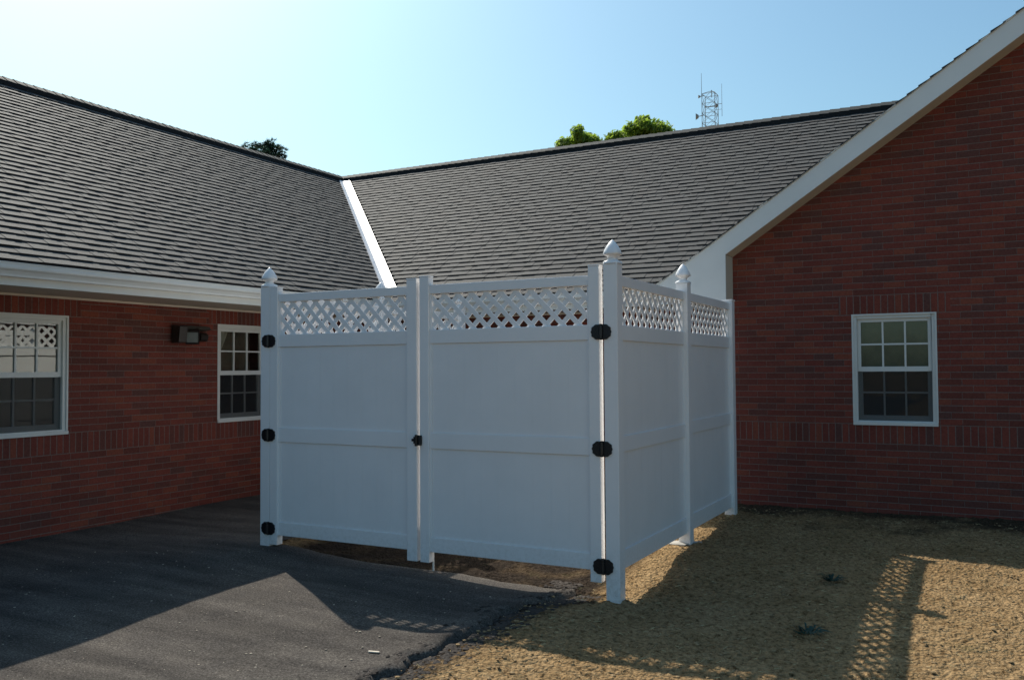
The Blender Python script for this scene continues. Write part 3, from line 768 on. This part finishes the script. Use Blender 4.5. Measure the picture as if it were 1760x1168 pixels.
b = MB(); b.tube((-3.921,5.985,.035),(-3.921,5.985,.75), .0085, n=8); b.box(-3.935,-3.907,5.969,5.995,.60,.62); b.box(-3.935,-3.907,5.969,5.995,.22,.24)
b.build('drop_rod', simple('white_steel_rod', (.7,.7,.68), .4), gr)

# ------------------------------------------------------------------ weeds
def weed(x, y, n, label):
    m = MB()
    for k in range(n):
        t = random.random()*2*PI; L = random.uniform(.045, .11); z = gz(x, y)+.008; r = random.uniform(0, .05)
        bx, by = x+r*math.cos(t), y+r*math.sin(t); dx, dy = math.cos(t), math.sin(t); w = random.uniform(.004, .009)
        m.poly([(bx-dy*w*.3, by+dx*w*.3, z), (bx+dx*L*.5+dy*w, by+dy*L*.5-dx*w, z+L*.35), (bx+dx*L, by+dy*L, z+L*.30), (bx+dx*L*.5-dy*w, by+dy*L*.5+dx*w, z+L*.4)])
    o = m.build('weed', WEED); tag(o, label, 'weed')
weed(-1.03, 6.95, 46, 'small dark blue-green weed on the shaded soil, the farther one')
weed(-.98, 5.62, 46, 'small dark blue-green weed on the soil near the bottom lattice shadow')

# ------------------------------------------------------------------ far things
def broad_tree(x, y, top, rw, label, nl=5200, seed=0, outline=()):
    rnd = random.Random(seed); t = thing('deciduous_tree', label, 'tree', (x, y, 0))
    m = MB(); H = top; m.tube((x,y,0),(x+.1,y,H*.35), .28, .2, 10); tips = []
    for k in range(9):
        a = rnd.random()*2*PI; z0 = H*rnd.uniform(.3, .5); e = Vector((x+math.cos(a)*rw*.6*rnd.random(), y+math.sin(a)*rw*.6*rnd.random(), H*rnd.uniform(.62, .93)))
        m.tube((x+.1,y,z0), e, .1, .025, 6); tips.append(e)
    m.tube((x+.1,y,H*.34),(x,y,H*.9), .19, .03, 8)
    m.build('trunk', BARK, t)
    blobs = []
    for k in range(34):
        a = rnd.random()*2*PI; u = rnd.random(); zz = H*(.42+.42*u); rr = rw*math.sqrt(max(.03, 1-((zz/H-.62)/.37)**2))*rnd.uniform(.35, .95)
        s = rnd.uniform(.45, .95)*(.75 if u > .75 else 1.1)
        blobs.append((Vector((x+math.cos(a)*rr, y+math.sin(a)*rr, min(zz, H-s*.75))), s))
    for ox, oz in outline:
        for q in range(4): s_ = rnd.uniform(.14, .26); blobs.append((Vector((ox+rnd.uniform(-.22,.22), y+rnd.uniform(-.7,.7), oz-s_*.95-rnd.uniform(0,.16))), s_))
        blobs.append((Vector((ox, y, oz-.75)), .42))
    c = MB()
    for k in range(nl):
        p0, s = rnd.choice(blobs); d = Vector((rnd.gauss(0,1), rnd.gauss(0,1), rnd.gauss(0,1))).normalized()
        p = p0 + d*s*rnd.choice((rnd.uniform(.5, 1.0), rnd.uniform(.8, 1.5))); q = rnd.uniform(.035, .085)
        n = (d + Vector((rnd.gauss(0,.6), rnd.gauss(0,.6), rnd.gauss(0,.6)))).normalized(); e = n.cross(Vector((0,0,1))+Vector((rnd.random(),rnd.random(),0))).normalized()*q; f = n.cross(e).normalized()*q*1.3
        c.poly([p-e*.6-f*.2, p-f, p+e*.6-f*.2, p+e*.3+f*.7, p+f*1.1, p-e*.3+f*.7])
    c.build('crown', LEAF, t); return t
broad_tree(-14.1, 32, 10.7, 1.6, 'smaller leafy green treetop showing above the right roof ridge, left of its neighbour', 20000, 3, [(-14.75,10.55),(-14.4,10.72),(-14.1,10.88),(-13.88,11.02),(-13.6,10.88),(-13.42,10.70)])
broad_tree(-11.55, 32, 10.8, 1.9, 'larger leafy green treetop above the right roof ridge, left of the radio mast', 22000, 8, [(-12.55,10.68),(-12.2,10.84),(-11.8,10.98),(-11.5,11.0),(-11.25,11.17),(-10.95,11.05),(-10.65,10.85)])
def pine(x, y, top, label):
    rnd = random.Random(21); t = thing('pine_tree', label, 'tree', (x, y, 0)); m = MB(); m.tube((x,y,0),(x,y,top-.3), .22, .04, 8); c = MB()
    lev = top-.15
    while lev > top*.45:
        R = min(2.3, .75 + (top-lev)*.95)
        for k in range(int(6+R*2.4)):
            a = rnd.random()*2*PI; L = R*rnd.uniform(.55, 1.08); rise = rnd.uniform(-.28, .06)
            e = Vector((x+math.cos(a)*L, y+math.sin(a)*L, lev+L*rise)); s = Vector((x, y, lev-.1)); m.tube(s, e, .03, .01, 4)
            for j in range(int(6+L*9)):
                f = rnd.uniform(.25, 1.0); p = s.lerp(e, f) + Vector((rnd.gauss(0,.09), rnd.gauss(0,.09), rnd.gauss(.03,.06)))
                for q in range(16):
                    d = Vector((math.cos(a)*.5+rnd.gauss(0,.6), math.sin(a)*.5+rnd.gauss(0,.6), rnd.uniform(-.1, 1.0))).normalized()*rnd.uniform(.12, .24)
                    w = d.cross(Vector((rnd.random(), rnd.random(), rnd.random()))).normalized()*.022; c.poly([p-w, p+w, p+d])
        lev -= rnd.uniform(.20, .32)
    m.build('trunk', BARK, t); c.build('crown', NEEDLE, t)
pine(-30.7, 32, 12.75, 'dark pine treetop poking over the left roof ridge')
# radio mast
rm = thing('radio_mast', 'distant steel lattice radio mast with dishes and whip antennas above the roof ridge', 'radio mast', (-30, 110, 0))
b = MB(); x0, x1, y0, y1, zt = -30.85, -29.2, 109.2, 110.8, 36.2
cs = [(x0,y0),(x1,y0),(x1,y1),(x0,y1)]; z = 0
for cx, cy in cs: b.tube((cx,cy,0),(cx,cy,zt), .038, n=5)
zz = zt
while zz > 1:
    for i in range(4):
        a, c = cs[i], cs[(i+1) % 4]; b.tube((*a, zz), (*c, zz), .030, n=4); b.tube((*a, zz), (*c, zz-1.25), .020, n=4); b.tube((*c, zz), (*a, zz-1.25), .020, n=4)
    zz -= 1.25
b.tube((-29.8,110,zt-.4),(-29.8,110,zt+.55), .05, n=5)
for a in cs: b.tube((*a, zt), (-29.8,110,zt+.45), .03, n=4)
b.build('tower', STEEL, rm)
b = MB(); b.tube((x0-.02,109.2,zt-.3),(x0-.02,109.2,38.85), .035, .022, 5); b.build('whip_antenna', STEEL, rm)
b = MB(); b.tube((-28.3,109.2,33.0),(-28.3,109.2,37.1), .03, .02, 5); b.tube((x1,109.2,34.6),(-28.3,109.2,34.6), .03, n=4); b.tube((x1,109.2,33.9),(-28.3,109.2,33.9), .02, n=4); b.build('whip_antenna', STEEL, rm)
def dish(x, z, r):
    m = MB(); m.tube((x-.18*r/.3,109.0,z),(x+.1,109.1,z), r, r*.45, 14); m.tube((x,109.1,z),(x0+.3,109.2,z+.1), .05, n=5); m.build('dish', STEEL, rm)
dish(-31.35, 33.35, .42); dish(-31.1, 35.85, .22); dish(-28.9, 34.35, .26)

# ------------------------------------------------------------------ light, sky, camera
SUN = Vector((-.84, .545, 1.0)).normalized()
elev = math.asin(SUN.z); az = math.atan2(SUN.x, SUN.y)
ld = bpy.data.lights.new('sun', 'SUN'); ld.energy = 5.0; ld.angle = math.radians(.5); ld.color = (1.0, .93, .82)
lo = bpy.data.objects.new('sun', ld); COL.objects.link(lo); lo.rotation_euler = SUN.to_track_quat('Z', 'Y').to_euler(); lo.location = (-10, 5, 20)
w = bpy.data.worlds.new('World'); scene.world = w; w.use_nodes = True; nt = w.node_tree; bg = nt.nodes['Background']
sk = nt.nodes.new('ShaderNodeTexSky'); sk.sky_type = 'NISHITA'; sk.sun_disc = False; sk.sun_elevation = elev; sk.sun_rotation = az
sk.air_density = 1.2; sk.dust_density = 2.15; sk.ozone_density = 1.0; sk.altitude = 100
tint = nt.nodes.new('ShaderNodeMix'); tint.data_type = 'RGBA'; tint.blend_type = 'MULTIPLY'; tint.inputs[0].default_value = 1
tint.inputs[7].default_value = (.745, 1.03, 1.10, 1); nt.links.new(sk.outputs[0], tint.inputs[6])
nt.links.new(tint.outputs[2], bg.inputs['Color']); bg.inputs['Strength'].default_value = .12

cd = bpy.data.cameras.new('camera'); co = bpy.data.objects.new('camera', cd); COL.objects.link(co); scene.camera = co
yaw, pit, roll = .490325328, .0323385575, -.00645532683
f = Vector((-math.sin(yaw)*math.cos(pit), math.cos(yaw)*math.cos(pit), math.sin(pit))); r = Vector((math.cos(yaw), math.sin(yaw), 0)); u = r.cross(f)
r2 = r*math.cos(roll)+u*math.sin(roll); u2 = -r*math.sin(roll)+u*math.cos(roll)
co.matrix_world = Matrix(((r2.x, u2.x, -f.x, 0), (r2.y, u2.y, -f.y, 0), (r2.z, u2.z, -f.z, 1.65), (0, 0, 0, 1)))
cd.sensor_width = 36; cd.lens = 1519.88/1760*36; cd.clip_end = 3000; cd.clip_start = .05
vs = scene.view_settings; vs.view_transform = 'Standard'; vs.look = 'None'; vs.exposure = 0; vs.gamma = 1
scene.render.engine = 'CYCLES'; scene.cycles.max_bounces = 8; scene.cycles.transparent_max_bounces = 12
